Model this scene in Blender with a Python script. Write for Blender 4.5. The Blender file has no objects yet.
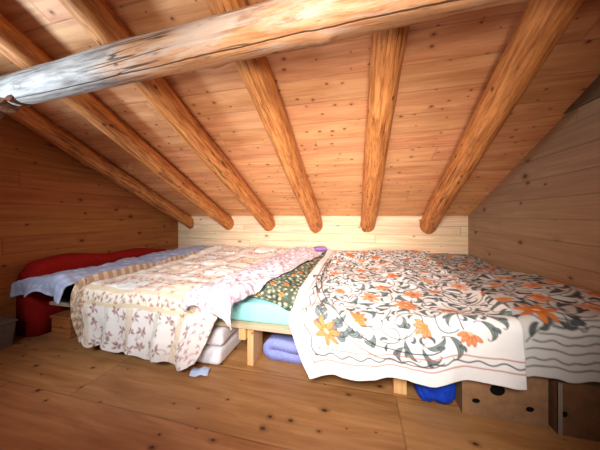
import bpy, bmesh, math, random
import numpy as np
from mathutils import Vector, Matrix

sc = bpy.context.scene
COL = sc.collection
random.seed(7)
RS = np.random.RandomState(11)

# ------------------------------------------------------------------ room numbers
D = 3.85            # depth of the knee wall in front of the camera
H = 1.20            # eye height = height of the knee wall
XL, XR = -3.34, 1.525
TS = 0.471          # tangent of the roof pitch
ANG = math.atan(TS)
YRIDGE = -0.7
ZR = H + TS * (D - YRIDGE)
YREAR = 2 * YRIDGE - D
def ceil_z(y): return H + TS * (D - y)

# ------------------------------------------------------------------ colour helpers
def lin(c):
    return tuple(((v / 255.0) / 12.92 if v / 255.0 <= 0.04045 else ((v / 255.0 + 0.055) / 1.055) ** 2.4) for v in c)
def lin4(c): return lin(c) + (1.0,)

# ------------------------------------------------------------------ numpy noise
def _hash(ix, iy, seed):
    n = (ix.astype(np.int64) * 374761393 + iy.astype(np.int64) * 668265263 + seed * 1442695041) & 0xFFFFFFFF
    n = ((n ^ (n >> 13)) * 1274126177) & 0xFFFFFFFF
    return ((n ^ (n >> 16)) & 0xFFFF) / 65535.0
def vnoise(x, y, seed=0):
    x = np.asarray(x, float); y = np.asarray(y, float)
    x, y = np.broadcast_arrays(x, y)
    ix = np.floor(x); iy = np.floor(y)
    fx = x - ix; fy = y - iy
    fx = fx * fx * fx * (fx * (fx * 6 - 15) + 10); fy = fy * fy * fy * (fy * (fy * 6 - 15) + 10)
    a = _hash(ix, iy, seed); b = _hash(ix + 1, iy, seed); c = _hash(ix, iy + 1, seed); d = _hash(ix + 1, iy + 1, seed)
    return ((a * (1 - fx) + b * fx) * (1 - fy) + (c * (1 - fx) + d * fx) * fy) * 2 - 1
def fbm(x, y, seed=0, o=3):
    r = 0; a = 1.0; t = 0
    for k in range(o):
        r = r + a * vnoise(x * 2 ** k, y * 2 ** k, seed + k * 17); t += a; a *= .5
    return r / t
def sstep(a, b, x):
    t = np.clip((x - a) / (b - a), 0, 1); return t * t * (3 - 2 * t)

# ------------------------------------------------------------------ object helpers
def tag(o, label=None, cat=None, group=None, kind=None):
    if label: o['label'] = label
    if cat: o['category'] = cat
    if group: o['group'] = group
    if kind: o['kind'] = kind
    return o
def empty(name, loc):
    o = bpy.data.objects.new(name, None); COL.objects.link(o); o.location = loc
    o.empty_display_size = .1
    return o
def link(name, me, mat=None, parent=None, loc=None, smooth=False):
    """link a mesh whose vertices are in WORLD coordinates; origin goes to loc (or the parent's place)"""
    o = bpy.data.objects.new(name, me); COL.objects.link(o)
    org = Vector((0, 0, 0))
    if parent is not None:
        o.parent = parent
        p = parent; org = Vector((0, 0, 0))
        while p is not None: org += p.location; p = p.parent
        if loc is not None: o.location = Vector(loc) - org; org = Vector(loc)
    elif loc is not None:
        org = Vector(loc); o.location = org
    if org.length > 0: me.transform(Matrix.Translation(-org))
    if mat: me.materials.append(mat)
    if smooth:
        me.polygons.foreach_set('use_smooth', [True] * len(me.polygons))
    return o
def from_bm(bm, name):
    bmesh.ops.recalc_face_normals(bm, faces=bm.faces)
    me = bpy.data.meshes.new(name); bm.to_mesh(me); bm.free(); return me
def box_bm(x0, x1, y0, y1, z0, z1, bev=0.0, seg=2, bm=None):
    own = bmesh.new()
    r = bmesh.ops.create_cube(own, size=1)
    for v in own.verts:
        v.co = Vector(((x0 + x1) / 2 + v.co.x * (x1 - x0), (y0 + y1) / 2 + v.co.y * (y1 - y0), (z0 + z1) / 2 + v.co.z * (z1 - z0)))
    if bev > 0:
        bmesh.ops.bevel(own, geom=own.edges[:], offset=bev, segments=seg, profile=.5, affect='EDGES')
    if bm is None: return own
    t = bpy.data.meshes.new('t'); own.to_mesh(t); own.free(); bm.from_mesh(t); bpy.data.meshes.remove(t); return bm
def poly_mesh(verts, faces, name):
    me = bpy.data.meshes.new(name); me.from_pydata(verts, [], faces); me.update(); return me

# ------------------------------------------------------------------ node helpers
class NT:
    def __init__(s, name):
        s.m = bpy.data.materials.new(name); s.m.use_nodes = True
        s.t = s.m.node_tree; s.t.nodes.clear()
        s.out = s.n('ShaderNodeOutputMaterial'); s.b = s.n('ShaderNodeBsdfPrincipled')
        s.t.links.new(s.b.outputs[0], s.out.inputs[0])
        s.b.inputs['Roughness'].default_value = .6
        s.b.inputs['Specular IOR Level'].default_value = .3
    def n(s, typ, **k):
        nd = s.t.nodes.new(typ)
        for a, v in k.items(): setattr(nd, a, v)
        return nd
    def l(s, a, b):
        s.t.links.new(a, b)
    def _in(s, sock, v):
        if isinstance(v, (int, float)): sock.default_value = v
        elif isinstance(v, (tuple, list)): sock.default_value = v
        else: s.l(v, sock)
    def math(s, op, a, b=None, c=None, clamp=False):
        nd = s.n('ShaderNodeMath', operation=op, use_clamp=clamp)
        s._in(nd.inputs[0], a)
        if b is not None: s._in(nd.inputs[1], b)
        if c is not None: s._in(nd.inputs[2], c)
        return nd.outputs[0]
    def comb(s, x, y, z):
        nd = s.n('ShaderNodeCombineXYZ'); s._in(nd.inputs[0], x); s._in(nd.inputs[1], y); s._in(nd.inputs[2], z); return nd.outputs[0]
    def sep(s, v):
        nd = s.n('ShaderNodeSeparateXYZ'); s.l(v, nd.inputs[0]); return nd.outputs
    def noise(s, v, scale=1, detail=3, rough=.55, dist=0):
        nd = s.n('ShaderNodeTexNoise'); s.l(v, nd.inputs['Vector'])
        nd.inputs['Scale'].default_value = scale; nd.inputs['Detail'].default_value = detail
        nd.inputs['Roughness'].default_value = rough; nd.inputs['Distortion'].default_value = dist
        return nd.outputs['Fac']
    def ramp(s, f, stops):
        nd = s.n('ShaderNodeValToRGB'); el = nd.color_ramp.elements
        while len(el) < len(stops): el.new(.5)
        for e, (p, c) in zip(el, stops): e.position = p; e.color = c
        s.l(f, nd.inputs[0]); return nd.outputs[0]
    def mix(s, f, a, b, mode='MIX'):
        nd = s.n('ShaderNodeMix', data_type='RGBA', blend_type=mode)
        s._in(nd.inputs[0], f); s._in(nd.inputs[6], a); s._in(nd.inputs[7], b); return nd.outputs[2]
    def sm(s, x, a, b):
        nd = s.n('ShaderNodeMapRange', interpolation_type='SMOOTHSTEP')
        s._in(nd.inputs[0], x); nd.inputs[1].default_value = a; nd.inputs[2].default_value = b
        nd.inputs[3].default_value = 0; nd.inputs[4].default_value = 1
        return nd.outputs[0]
    def bump(s, h, strength=.3, dist=.01):
        nd = s.n('ShaderNodeBump'); nd.inputs['Strength'].default_value = strength; nd.inputs['Distance'].default_value = dist
        s.l(h, nd.inputs['Height']); s.l(nd.outputs[0], s.b.inputs['Normal'])

def wood_boards(name, axes, width, length, c_lo, c_hi, knot=(92, 48, 22), grain=14.0, seam=.5, knots=.3, kscale=7.0,
                rough=.6, var=.16, seamw=.004, spec=.3, off=0.0, aoff=0.0, kr=.13):
    """boards running along axes[0], laid side by side along axes[1] (object coordinates, metres)"""
    T = NT(name)
    tc = T.n('ShaderNodeTexCoord'); xyz = T.sep(tc.outputs['Object'])
    a = xyz['XYZ'.index(axes[0])]; b = T.math('ADD', xyz['XYZ'.index(axes[1])], off)
    rb = T.math('FLOOR', T.math('DIVIDE', b, width))
    wn = T.n('ShaderNodeTexWhiteNoise', noise_dimensions='1D'); T.l(rb, wn.inputs['W'])
    r1 = wn.outputs['Value']
    a2 = T.math('ADD', T.math('ADD', a, aoff), T.math('MULTIPLY', r1, length))
    ra = T.math('FLOOR', T.math('DIVIDE', a2, length))
    wn2 = T.n('ShaderNodeTexWhiteNoise', noise_dimensions='2D'); T.l(T.comb(rb, ra, 0), wn2.inputs['Vector'])
    r2 = wn2.outputs['Value']
    # knots
    vc = T.comb(T.math('ADD', a, T.math('MULTIPLY', r2, 7.3)), T.math('MULTIPLY', b, 1.5), r2)
    wob = T.noise(vc, 9, 2)
    vo = T.n('ShaderNodeTexVoronoi', voronoi_dimensions='2D'); vo.inputs['Scale'].default_value = kscale
    T.l(vc, vo.inputs['Vector'])
    vr = T.sep(vo.outputs['Color'])
    dist = T.math('ADD', vo.outputs['Distance'], T.math('MULTIPLY', T.math('SUBTRACT', wob, .5), .08))
    exists = T.math('LESS_THAN', vr[0], knots)
    rad = T.math('MULTIPLY', T.math('ADD', .25, vr[1]), kr)
    core = T.math('MULTIPLY', T.math('SUBTRACT', 1.0, T.sm(T.math('DIVIDE', dist, rad), .55, 1.0)), exists)
    halo = T.math('MULTIPLY', T.math('SUBTRACT', 1.0, T.sm(T.math('DIVIDE', dist, rad), .8, 2.6)), exists)
    # grain, bending round the knots
    gb = T.math('ADD', b, T.math('MULTIPLY', halo, .02))
    gv = T.comb(T.math('ADD', T.math('MULTIPLY', a, .9), T.math('MULTIPLY', r2, 31.0)), T.math('MULTIPLY', gb, grain), T.math('MULTIPLY', r2, 9.0))
    g1 = T.noise(gv, 1.6, 4, .6, .7)
    gv2 = T.comb(T.math('MULTIPLY', a, 2.5), T.math('MULTIPLY', gb, grain * 9), r2)
    g2 = T.noise(gv2, 1.0, 2, .5)
    g = T.math('ADD', T.math('MULTIPLY', g1, .75), T.math('MULTIPLY', g2, .25))
    col = T.ramp(g, [(.33, lin4(c_lo)), (.66, lin4(c_hi))])
    val = T.math('ADD', 1 - var, T.math('MULTIPLY', r2, 2 * var))
    hsv = T.n('ShaderNodeHueSaturation'); T.l(col, hsv.inputs['Color']); T.l(val, hsv.inputs['Value'])
    T.l(T.math('ADD', .495, T.math('MULTIPLY', T.math('FRACT', T.math('MULTIPLY', r2, 13.7)), .012)), hsv.inputs['Hue'])
    col = hsv.outputs[0]
    col = T.mix(T.math('MULTIPLY', halo, .35), col, lin4(knot))
    col = T.mix(T.math('MULTIPLY', core, .9), col, lin4(knot))
    # seams
    fb = T.math('ABSOLUTE', T.math('SUBTRACT', T.math('FRACT', T.math('DIVIDE', b, width)), .5))
    sb = T.sm(fb, .5 - seamw / width * 1.6, .5 - seamw / width * .4)
    fa = T.math('ABSOLUTE', T.math('SUBTRACT', T.math('FRACT', T.math('DIVIDE', a2, length)), .5))
    sa = T.sm(fa, .5 - seamw / length * 1.6, .5 - seamw / length * .4)
    sm = T.math('MAXIMUM', sb, sa)
    col = T.mix(T.math('MULTIPLY', sm, seam), col, lin4((40, 22, 12)))
    T.l(col, T.b.inputs['Base Color'])
    T.b.inputs['Roughness'].default_value = rough; T.b.inputs['Specular IOR Level'].default_value = spec
    h = T.math('SUBTRACT', T.math('MULTIPLY', g, .3), T.math('MULTIPLY', sm, 1.0))
    T.bump(h, .35, .006)
    return T.m

def wood_log(name, c_lo, c_hi, c_dark, grain=26.0, cracks=1.0, knots=.35, pale=None, coord='lc', split=None, speck=.5, daylit_grey_to=None):
    T = NT(name)
    at = T.n('ShaderNodeAttribute', attribute_name=coord)
    x, y, z = T.sep(at.outputs['Vector'])
    oi = T.n('ShaderNodeObjectInfo'); rnd = T.math('MULTIPLY', oi.outputs['Random'], 20.0)
    gv = T.comb(T.math('ADD', T.math('MULTIPLY', x, 4.2), rnd), T.math('MULTIPLY', y, grain * 1.6), T.math('MULTIPLY', z, grain * 1.6))
    g1 = T.noise(gv, 1.0, 6, .68, .4)
    col = T.ramp(g1, [(.34, lin4(c_lo)), (.62, lin4(c_hi))])
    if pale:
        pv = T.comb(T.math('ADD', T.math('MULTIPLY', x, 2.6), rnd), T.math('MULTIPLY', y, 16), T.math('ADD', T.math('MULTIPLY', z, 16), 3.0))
        pm = T.sm(T.math('ADD', T.noise(pv, 1.0, 5, .7, .2), T.math('MULTIPLY', z, 1.3)), .34, .56)  # weathered pale wood, spread upward to paint in light from above
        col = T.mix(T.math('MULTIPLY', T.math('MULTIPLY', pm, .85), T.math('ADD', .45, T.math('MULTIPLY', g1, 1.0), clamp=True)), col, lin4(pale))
    if daylit_grey_to:  # cool daylight on the left end, painted into the wood as grey
        gm = T.sm(T.math('ADD', x, T.math('MULTIPLY', T.math('SUBTRACT', g1, .5), .9)), daylit_grey_to + .14, daylit_grey_to - .14)
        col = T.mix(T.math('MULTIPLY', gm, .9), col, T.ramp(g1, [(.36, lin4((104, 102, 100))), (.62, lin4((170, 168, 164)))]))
    bv = T.comb(T.math('ADD', T.math('MULTIPLY', x, 2.2), rnd), T.math('MULTIPLY', y, 6), T.math('MULTIPLY', z, 6))
    blot = T.sm(T.noise(bv, 1.3, 4, .6), .58, .74)
    col = T.mix(T.math('MULTIPLY', blot, .55), col, lin4(c_dark))
    vo = T.n('ShaderNodeTexVoronoi'); vo.inputs['Scale'].default_value = 6.0
    T.l(T.comb(T.math('ADD', x, rnd), T.math('MULTIPLY', y, 2), T.math('MULTIPLY', z, 2)), vo.inputs['Vector'])
    vr = T.sep(vo.outputs['Color'])
    kn = T.math('MULTIPLY', T.math('SUBTRACT', 1.0, T.sm(vo.outputs['Distance'], .08, .17)), T.math('LESS_THAN', vr[0], knots))
    col = T.mix(T.math('MULTIPLY', kn, .85), col, lin4((70, 36, 18)))
    cv = T.comb(T.math('ADD', T.math('MULTIPLY', x, .7), rnd), T.math('MULTIPLY', y, 24), T.math('MULTIPLY', z, 24))
    cn = T.noise(cv, 1.0, 2, .5, .3)
    cr = T.math('SUBTRACT', 1.0, T.sm(T.math('ABSOLUTE', T.math('SUBTRACT', cn, .5)), .006, .024))
    gate = T.sm(T.noise(T.comb(T.math('MULTIPLY', x, 1.3), T.math('MULTIPLY', y, 3), T.math('ADD', T.math('MULTIPLY', z, 3), rnd)), 1.0, 1), .45, .6)
    cr = T.math('MULTIPLY', cr, T.math('MULTIPLY', gate, cracks))
    col = T.mix(T.math('MULTIPLY', cr, .85), col, lin4((46, 24, 12)))
    sv = T.comb(T.math('ADD', T.math('MULTIPLY', x, 7), rnd), T.math('MULTIPLY', y, 45), T.math('MULTIPLY', z, 45))
    sp = T.sm(T.noise(sv, 1.0, 3, .6), .60, .72)
    col = T.mix(T.math('MULTIPLY', sp, speck), col, lin4(c_dark))
    if split is not None:
        an = T.math('ARCTAN2', z, y)
        wv = T.math('MULTIPLY', T.math('SUBTRACT', T.noise(T.comb(T.math('MULTIPLY', x, 1.4), 0, 0), 1.0, 4, .6), .5), .5)
        dl = T.math('ABSOLUTE', T.math('SUBTRACT', T.math('SUBTRACT', an, wv), split))
        sl = T.math('SUBTRACT', 1.0, T.sm(dl, .018, .05))
        col = T.mix(T.math('MULTIPLY', sl, .85), col, lin4((52, 28, 14)))
        cr = T.math('MAXIMUM', cr, sl)
    T.l(col, T.b.inputs['Base Color']); T.b.inputs['Roughness'].default_value = .55
    T.bump(T.math('SUBTRACT', T.math('MULTIPLY', g1, .5), T.math('MULTIPLY', cr, 1.2)), .5, .008)
    return T.m

def plain(name, c, rough=.8, nscale=40, amt=.12, bump=.15, bd=.004, spec=.2):
    T = NT(name)
    tc = T.n('ShaderNodeTexCoord')
    f = T.noise(tc.outputs['Object'], nscale, 3, .6)
    lo = tuple(v * (1 - amt) for v in c); hi = tuple(min(255, v * (1 + amt)) for v in c)
    T.l(T.ramp(f, [(.3, lin4(lo)), (.7, lin4(hi))]), T.b.inputs['Base Color'])
    T.b.inputs['Roughness'].default_value = rough; T.b.inputs['Specular IOR Level'].default_value = spec
    if bump: T.bump(f, bump, bd)
    return T.m

def cloth_mat(name, sheen=.15, weave=420, bumps=.12):
    T = NT(name)
    at = T.n('ShaderNodeAttribute', attribute_name='dye')
    tc = T.n('ShaderNodeTexCoord')
    f = T.noise(tc.outputs['Object'], weave * .3, 2, .6)
    T.l(T.mix(T.math('MULTIPLY', f, .16), at.outputs['Color'], lin4((150, 145, 140)), 'MULTIPLY'), T.b.inputs['Base Color'])
    T.b.inputs['Roughness'].default_value = .92; T.b.inputs['Specular IOR Level'].default_value = .12
    f2 = T.noise(tc.outputs['Object'], 38, 3, .6)
    T.bump(f2, bumps, .006)
    return T.m

# ------------------------------------------------------------------ setting
m_ceil = wood_boards('ceiling_boards', 'XY', .19, 3.6, (192, 124, 78), (232, 172, 122), knot=(112, 50, 24), knots=.34, kscale=8.5, seam=.2, var=.06, grain=8, rough=.5, kr=.10)
m_back = wood_boards('pale_wall_boards', 'XZ', .135, 3.4, (212, 174, 134), (242, 214, 178), knot=(130, 78, 44), knots=.10, kscale=6, seam=.4, var=.06, off=.03, rough=.6)
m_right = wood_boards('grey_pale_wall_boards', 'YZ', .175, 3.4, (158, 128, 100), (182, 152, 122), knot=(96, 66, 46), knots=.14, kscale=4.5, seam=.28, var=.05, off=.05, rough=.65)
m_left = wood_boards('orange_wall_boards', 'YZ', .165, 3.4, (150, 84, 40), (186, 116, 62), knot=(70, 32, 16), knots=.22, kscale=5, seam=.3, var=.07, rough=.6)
m_floor = wood_boards('floor_panels', 'XY', .52, 2.12, (152, 98, 56), (190, 136, 88), knot=(70, 36, 18), knots=.24, kscale=6.5, seam=.25, var=.05, grain=6, rough=.5, seamw=.005, spec=.3, off=-.13, kr=.12)

def slab(name, pts, thick_vec, mat, kind='structure'):
    """a closed prism from a polygon and a thickness vector"""
    n = len(pts); tv = Vector(thick_vec)
    vs = [Vector(p) for p in pts] + [Vector(p) + tv for p in pts]
    fs = [tuple(range(n)), tuple(range(2 * n - 1, n - 1, -1))] + [(i, (i + 1) % n, n + (i + 1) % n, n + i) for i in range(n)]
    bm = bmesh.new(); bv = [bm.verts.new(v) for v in vs]
    for f in fs: bm.faces.new([bv[i] for i in f])
    o = link(name, from_bm(bm, name), mat); o['kind'] = kind; return o

slab('floor', [(XL, YREAR, 0), (XR, YREAR, 0), (XR, D, 0), (XL, D, 0)], (0, 0, -.12), m_floor)
slab('wall_back', [(XL, D, 0), (XR, D, 0), (XR, D, H), (XL, D, H)], (0, .12, 0), m_back)
gable = lambda x: [(x, YREAR, 0), (x, D, 0), (x, D, H), (x, YRIDGE, ZR), (x, YREAR, H)]
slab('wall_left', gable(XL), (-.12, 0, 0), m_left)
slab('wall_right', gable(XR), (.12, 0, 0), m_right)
slab('wall_front', [(XL, YREAR, 0), (XR, YREAR, 0), (XR, YREAR, H), (XL, YREAR, H)], (0, -.12, 0), m_back)
slab('ceiling', [(XL - .12, D + .12, ceil_z(D + .12)), (XR + .12, D + .12, ceil_z(D + .12)), (XR + .12, YRIDGE, ZR), (XL - .12, YRIDGE, ZR)], (0, .05, .1), m_ceil)
slab('ceiling_far', [(XL - .12, YREAR - .12, H - TS * .12), (XR + .12, YREAR - .12, H - TS * .12), (XR + .12, YRIDGE, ZR), (XL - .12, YRIDGE, ZR)], (0, -.05, .1), m_ceil)

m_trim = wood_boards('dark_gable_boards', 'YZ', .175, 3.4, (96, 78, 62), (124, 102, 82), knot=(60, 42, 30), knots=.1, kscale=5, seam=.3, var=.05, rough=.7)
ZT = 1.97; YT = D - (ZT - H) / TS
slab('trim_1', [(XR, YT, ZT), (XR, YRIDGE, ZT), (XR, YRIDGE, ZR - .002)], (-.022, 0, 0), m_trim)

# ------------------------------------------------------------------ logs
m_raft = wood_log('golden_log', (156, 86, 40), (222, 148, 82), (104, 52, 22), grain=26, cracks=.8, knots=.4, speck=.6)
m_purl = wood_log('weathered_daylit_purlin', (158, 100, 58), (196, 146, 102), (108, 62, 34), grain=34, cracks=1.0, knots=.3, pale=(184, 164, 148), split=-1.2, speck=.55, daylit_grey_to=1.98)
m_bark = plain('dark_bark', (88, 52, 30), .85, 25, .35, .5, .01)

def log_mesh(name, p0, p1, r0, r1, seed, cut_y=None, n=28, bend=.0, rough=.05, step=.035, flat=0):
    p0 = Vector(p0); p1 = Vector(p1); ax = (p1 - p0); L = ax.length; ax.normalize()
    up = Vector((0, 0, 1)); sd = ax.cross(up).normalized(); up = sd.cross(ax).normalized()
    m = int(L / step) + 2
    s = np.linspace(0, L, m)[:, None]; th = np.linspace(0, 2 * math.pi, n, endpoint=False)[None, :]
    base = r0 + (r1 - r0) * s / L
    # seamless noise round the circumference
    cx = np.cos(th) * 1.2; cy = np.sin(th) * 1.2
    R = base * (1 + rough * (vnoise(s * 1.5 + cx * 1.0, cy + seed * 3.1, seed) + .5 * vnoise(s * 5 + cx * 2, cy * 2 + 9, seed + 5)))
    kx = RS.uniform(0, L, 9); kt = RS.uniform(0, 2 * math.pi, 9)
    for a, b in zip(kx, kt):
        dth = np.arctan2(np.sin(th - b), np.cos(th - b))
        R = R + base * .10 * np.exp(-((s - a) / .05) ** 2 - (dth / .35) ** 2)
    bx = bend * np.sin(s / L * math.pi * 1.3 + seed) + .008 * vnoise(s * 1.2, s * 0 + seed, seed)
    bz = bend * .6 * np.cos(s / L * math.pi + seed) + .008 * vnoise(s * 1.1, s * 0 + seed + 4, seed + 2)
    ly = R * np.cos(th) + bx; lz = R * np.sin(th) + bz
    S = np.broadcast_to(s, ly.shape)
    V = np.array(p0)[None, None] + S[..., None] * np.array(ax) + ly[..., None] * np.array(sd) + lz[..., None] * np.array(up)
    if cut_y is not None:
        over = V[..., 1] > cut_y
        t = (cut_y - V[..., 1]) / ax.y
        V = V + np.where(over, t, 0)[..., None] * np.array(ax)
    lc = np.stack([S, ly, lz], -1).reshape(-1, 3)
    V = V.reshape(-1, 3)
    fs = []
    for i in range(m - 1):
        for j in range(n):
            j2 = (j + 1) % n
            fs.append((i * n + j, i * n + j2, (i + 1) * n + j2, (i + 1) * n + j))
    fs.append(tuple(range(n - 1, -1, -1))); fs.append(tuple((m - 1) * n + j for j in range(n)))
    me = poly_mesh(V.tolist(), fs, name)
    bm = bmesh.new(); bm.from_mesh(me)
    ids = None
    bmesh.ops.recalc_face_normals(bm, faces=bm.faces); bm.to_mesh(me); bm.free()
    at = me.attributes.new('lc', 'FLOAT_VECTOR', 'POINT'); at.data.foreach_set('vector', lc.astype(np.float32).ravel())
    return me

RX = [-3.08, -2.27, -1.505, -.682, .142, 1.0]
RRAD = [.098, .108, .114, .118, .112, .114]
RTILT = [0, 0, .0, .0, .085, -.15]
RLAB = ['slim log rafter closest to the dark orange side wall',
        'log rafter second from the dark orange side wall, ending above the patchwork quilt',
        'thick golden log rafter meeting the back wall above the pink flowered duvet',
        'log rafter with a long crack, ending above the green flowered duvet',
        'steep log rafter ending above the middle of the white embroidered coverlet',
        'thick dark-knotted log rafter closest to the grey side wall']
for i, (x, r) in enumerate(zip(RX, RRAD)):
    yt = -.45
    off = (r + .006)
    def cen(y): return (x + RTILT[i] * (D - y) / 4.3, y - off * math.sin(ANG), ceil_z(y) - off * math.cos(ANG))
    me = log_mesh('rafter_beam', cen(D + .25), cen(yt), r * 1.03, r * .76, 20 + i, cut_y=D - .002, bend=.008)
    # press the log up until its highest ridge just meets the boards
    cv = np.empty(len(me.vertices) * 3, np.float32); me.vertices.foreach_get('co', cv); cv = cv.reshape(-1, 3)
    gap = (H + TS * (D - cv[:, 1]) - cv[:, 2]).min()
    me.transform(Matrix.Translation((0, 0, float(gap) - .003)))
    o = link('rafter_beam', me, m_raft, loc=cen(D), smooth=True)
    tag(o, RLAB[i], 'rafter', 'log rafters under the board ceiling', 'thing')

# purlin: the long log under the rafters
PY = 1.085
def purlin_pt(x):
    return (x, PY, 2.092 + (x + 1.0) * .046)
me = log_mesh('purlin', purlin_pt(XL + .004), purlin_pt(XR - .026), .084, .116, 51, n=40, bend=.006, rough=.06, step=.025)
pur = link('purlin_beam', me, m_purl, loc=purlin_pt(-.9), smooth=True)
tag(pur, 'long pale weathered log beam crossing beneath all the rafters', 'beam', kind='thing')
# torn bark flap under the beam's far end
bm = bmesh.new()
nb = 9
ring = []
for k in range(nb):
    f = k / (nb - 1)
    xx = -2.50 + .44 * f
    zz = purlin_pt(xx)[2] - .062
    dz = .075 * (1 - f) ** .8 + .018 * math.sin(k * 2.3)
    top = [bm.verts.new((xx, PY - .065, zz + .012)), bm.verts.new((xx, PY + .05, zz + .004))]
    bot = [bm.verts.new((xx + .01 * math.sin(k * 1.7), PY - .052, zz - dz)), bm.verts.new((xx, PY + .04, zz - dz * .9 - .004))]
    ring.append((top[0], top[1], bot[1], bot[0]))
for a, b in zip(ring, ring[1:]):
    for q in range(4): bm.faces.new((a[q], a[(q + 1) % 4], b[(q + 1) % 4], b[q]))
bm.faces.new(ring[0]); bm.faces.new(ring[-1][::-1])
o = link('bark_flap', from_bm(bm, 'bark_flap'), m_bark, parent=pur); o['label'] = 'torn dark bark flap'

m_cloth = cloth_mat('printed_cloth')
m_quilt = cloth_mat('quilted_cloth', bumps=.3)

# ------------------------------------------------------------------ painting helper for cloth dye
class Canvas:
    def __init__(s, w, h, res, ground):
        s.w, s.h, s.res = w, h, res
        s.nx = int(round(w / res)) + 1; s.ny = int(round(h / res)) + 1
        s.a = np.zeros((s.ny, s.nx, 3)); s.a[:] = lin(ground)
        s.xs = np.linspace(0, w, s.nx); s.ys = np.linspace(0, h, s.ny)
    def dab(s, pts, wid, col, soft=None, alpha=1.0):
        """union of circles of varying radius along a polyline"""
        soft = soft or s.res * .9
        pts = np.asarray(pts, float); wid = np.broadcast_to(np.asarray(wid, float), (len(pts),))
        mw = wid.max() + soft
        i0 = np.searchsorted(s.xs, pts[:, 0].min() - mw); i1 = np.searchsorted(s.xs, pts[:, 0].max() + mw)
        j0 = np.searchsorted(s.ys, pts[:, 1].min() - mw); j1 = np.searchsorted(s.ys, pts[:, 1].max() + mw)
        if i1 <= i0 or j1 <= j0: return
        gx = s.xs[None, i0:i1]; gy = s.ys[j0:j1, None]
        cov = np.full((j1 - j0, i1 - i0), 1e9)
        if len(pts) == 1:
            cov = np.hypot(gx - pts[0, 0], gy - pts[0, 1]) - wid[0]
        for k in range(len(pts) - 1):
            p = pts[k]; q = pts[k + 1]; d = q - p; L2 = max((d ** 2).sum(), 1e-12)
            t = np.clip(((gx - p[0]) * d[0] + (gy - p[1]) * d[1]) / L2, 0, 1)
            dd = np.hypot(gx - p[0] - t * d[0], gy - p[1] - t * d[1]) - (wid[k] + (wid[k + 1] - wid[k]) * t)
            cov = np.minimum(cov, dd)
        m = np.clip(.5 - cov / (2 * soft), 0, 1) * alpha
        s.a[j0:j1, i0:i1] += (np.array(lin(col)) - s.a[j0:j1, i0:i1]) * m[..., None]
    def rect(s, x0, x1, y0, y1, col, alpha=1.0):
        i0, i1 = np.searchsorted(s.xs, [x0, x1]); j0, j1 = np.searchsorted(s.ys, [y0, y1])
        s.a[j0:j1, i0:i1] += (np.array(lin(col)) - s.a[j0:j1, i0:i1]) * alpha
    def half(s):
        return s.a

def curve_pts(p, ang, L, curl, n=10):
    pts = [p]; a = ang; st = L / n
    x, y = p
    for k in range(n):
        a += curl * (0.4 + 1.3 * k / n) / n
        x += math.cos(a) * st; y += math.sin(a) * st; pts.append((x, y))
    return np.array(pts), a
def leaf(C, p, ang, L, curl, wmax, fill, line):
    pts, _ = curve_pts(p, ang, L, curl, 9)
    t = np.linspace(0, 1, len(pts)); w = wmax * np.sin(np.pi * np.clip(t * .92 + .06, 0, 1)) ** .8
    C.dab(pts, w + .003, line); C.dab(pts, np.maximum(w - .0022, .0008), fill)
    C.dab(pts[1:-1], .0012, line)
def flower(C, p, ang, R, n, fill, line, core):
    spread = 2.4 if n < 7 else 2 * math.pi * (n - 1) / n
    for k in range(n):
        a = ang + (k / (n - 1) - .5) * spread
        q = (p[0] + math.cos(a) * R * .18, p[1] + math.sin(a) * R * .18)
        leaf(C, q, a, R * (1 - .18 * abs(k / (n - 1) - .5)), random.uniform(-.5, .5), R * .2, fill, line)
    C.dab([p], R * .2, core)
def sprig(C, p, ang, L, curl, dark, grey, nl=5, lw=.0032):
    pts, _ = curve_pts(p, ang, L, curl, 16)
    C.dab(pts, lw, dark)
    # curled tip
    tip, _ = curve_pts(tuple(pts[-1]), ang + curl * 1.05, L * .22, curl * 3.2, 10)
    C.dab(tip, lw * .85, dark)
    for k in range(nl):
        f = (k + .7) / nl; i = int(f * 15); d = pts[i + 1] - pts[i]; a = math.atan2(d[1], d[0])
        sgn = 1 if k % 2 else -1
        leaf(C, tuple(pts[i]), a + sgn * random.uniform(.7, 1.1), random.uniform(.055, .085), -sgn * random.uniform(1.0, 2.4), random.uniform(.010, .015), grey, dark)

def poisson(w, h, r, x0=0, y0=0, tries=4000):
    out = []
    for _ in range(tries):
        q = (x0 + random.random() * w, y0 + random.random() * h)
        if all((q[0] - a) ** 2 + (q[1] - b) ** 2 > r * r for a, b in out): out.append(q)
    return out

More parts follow.
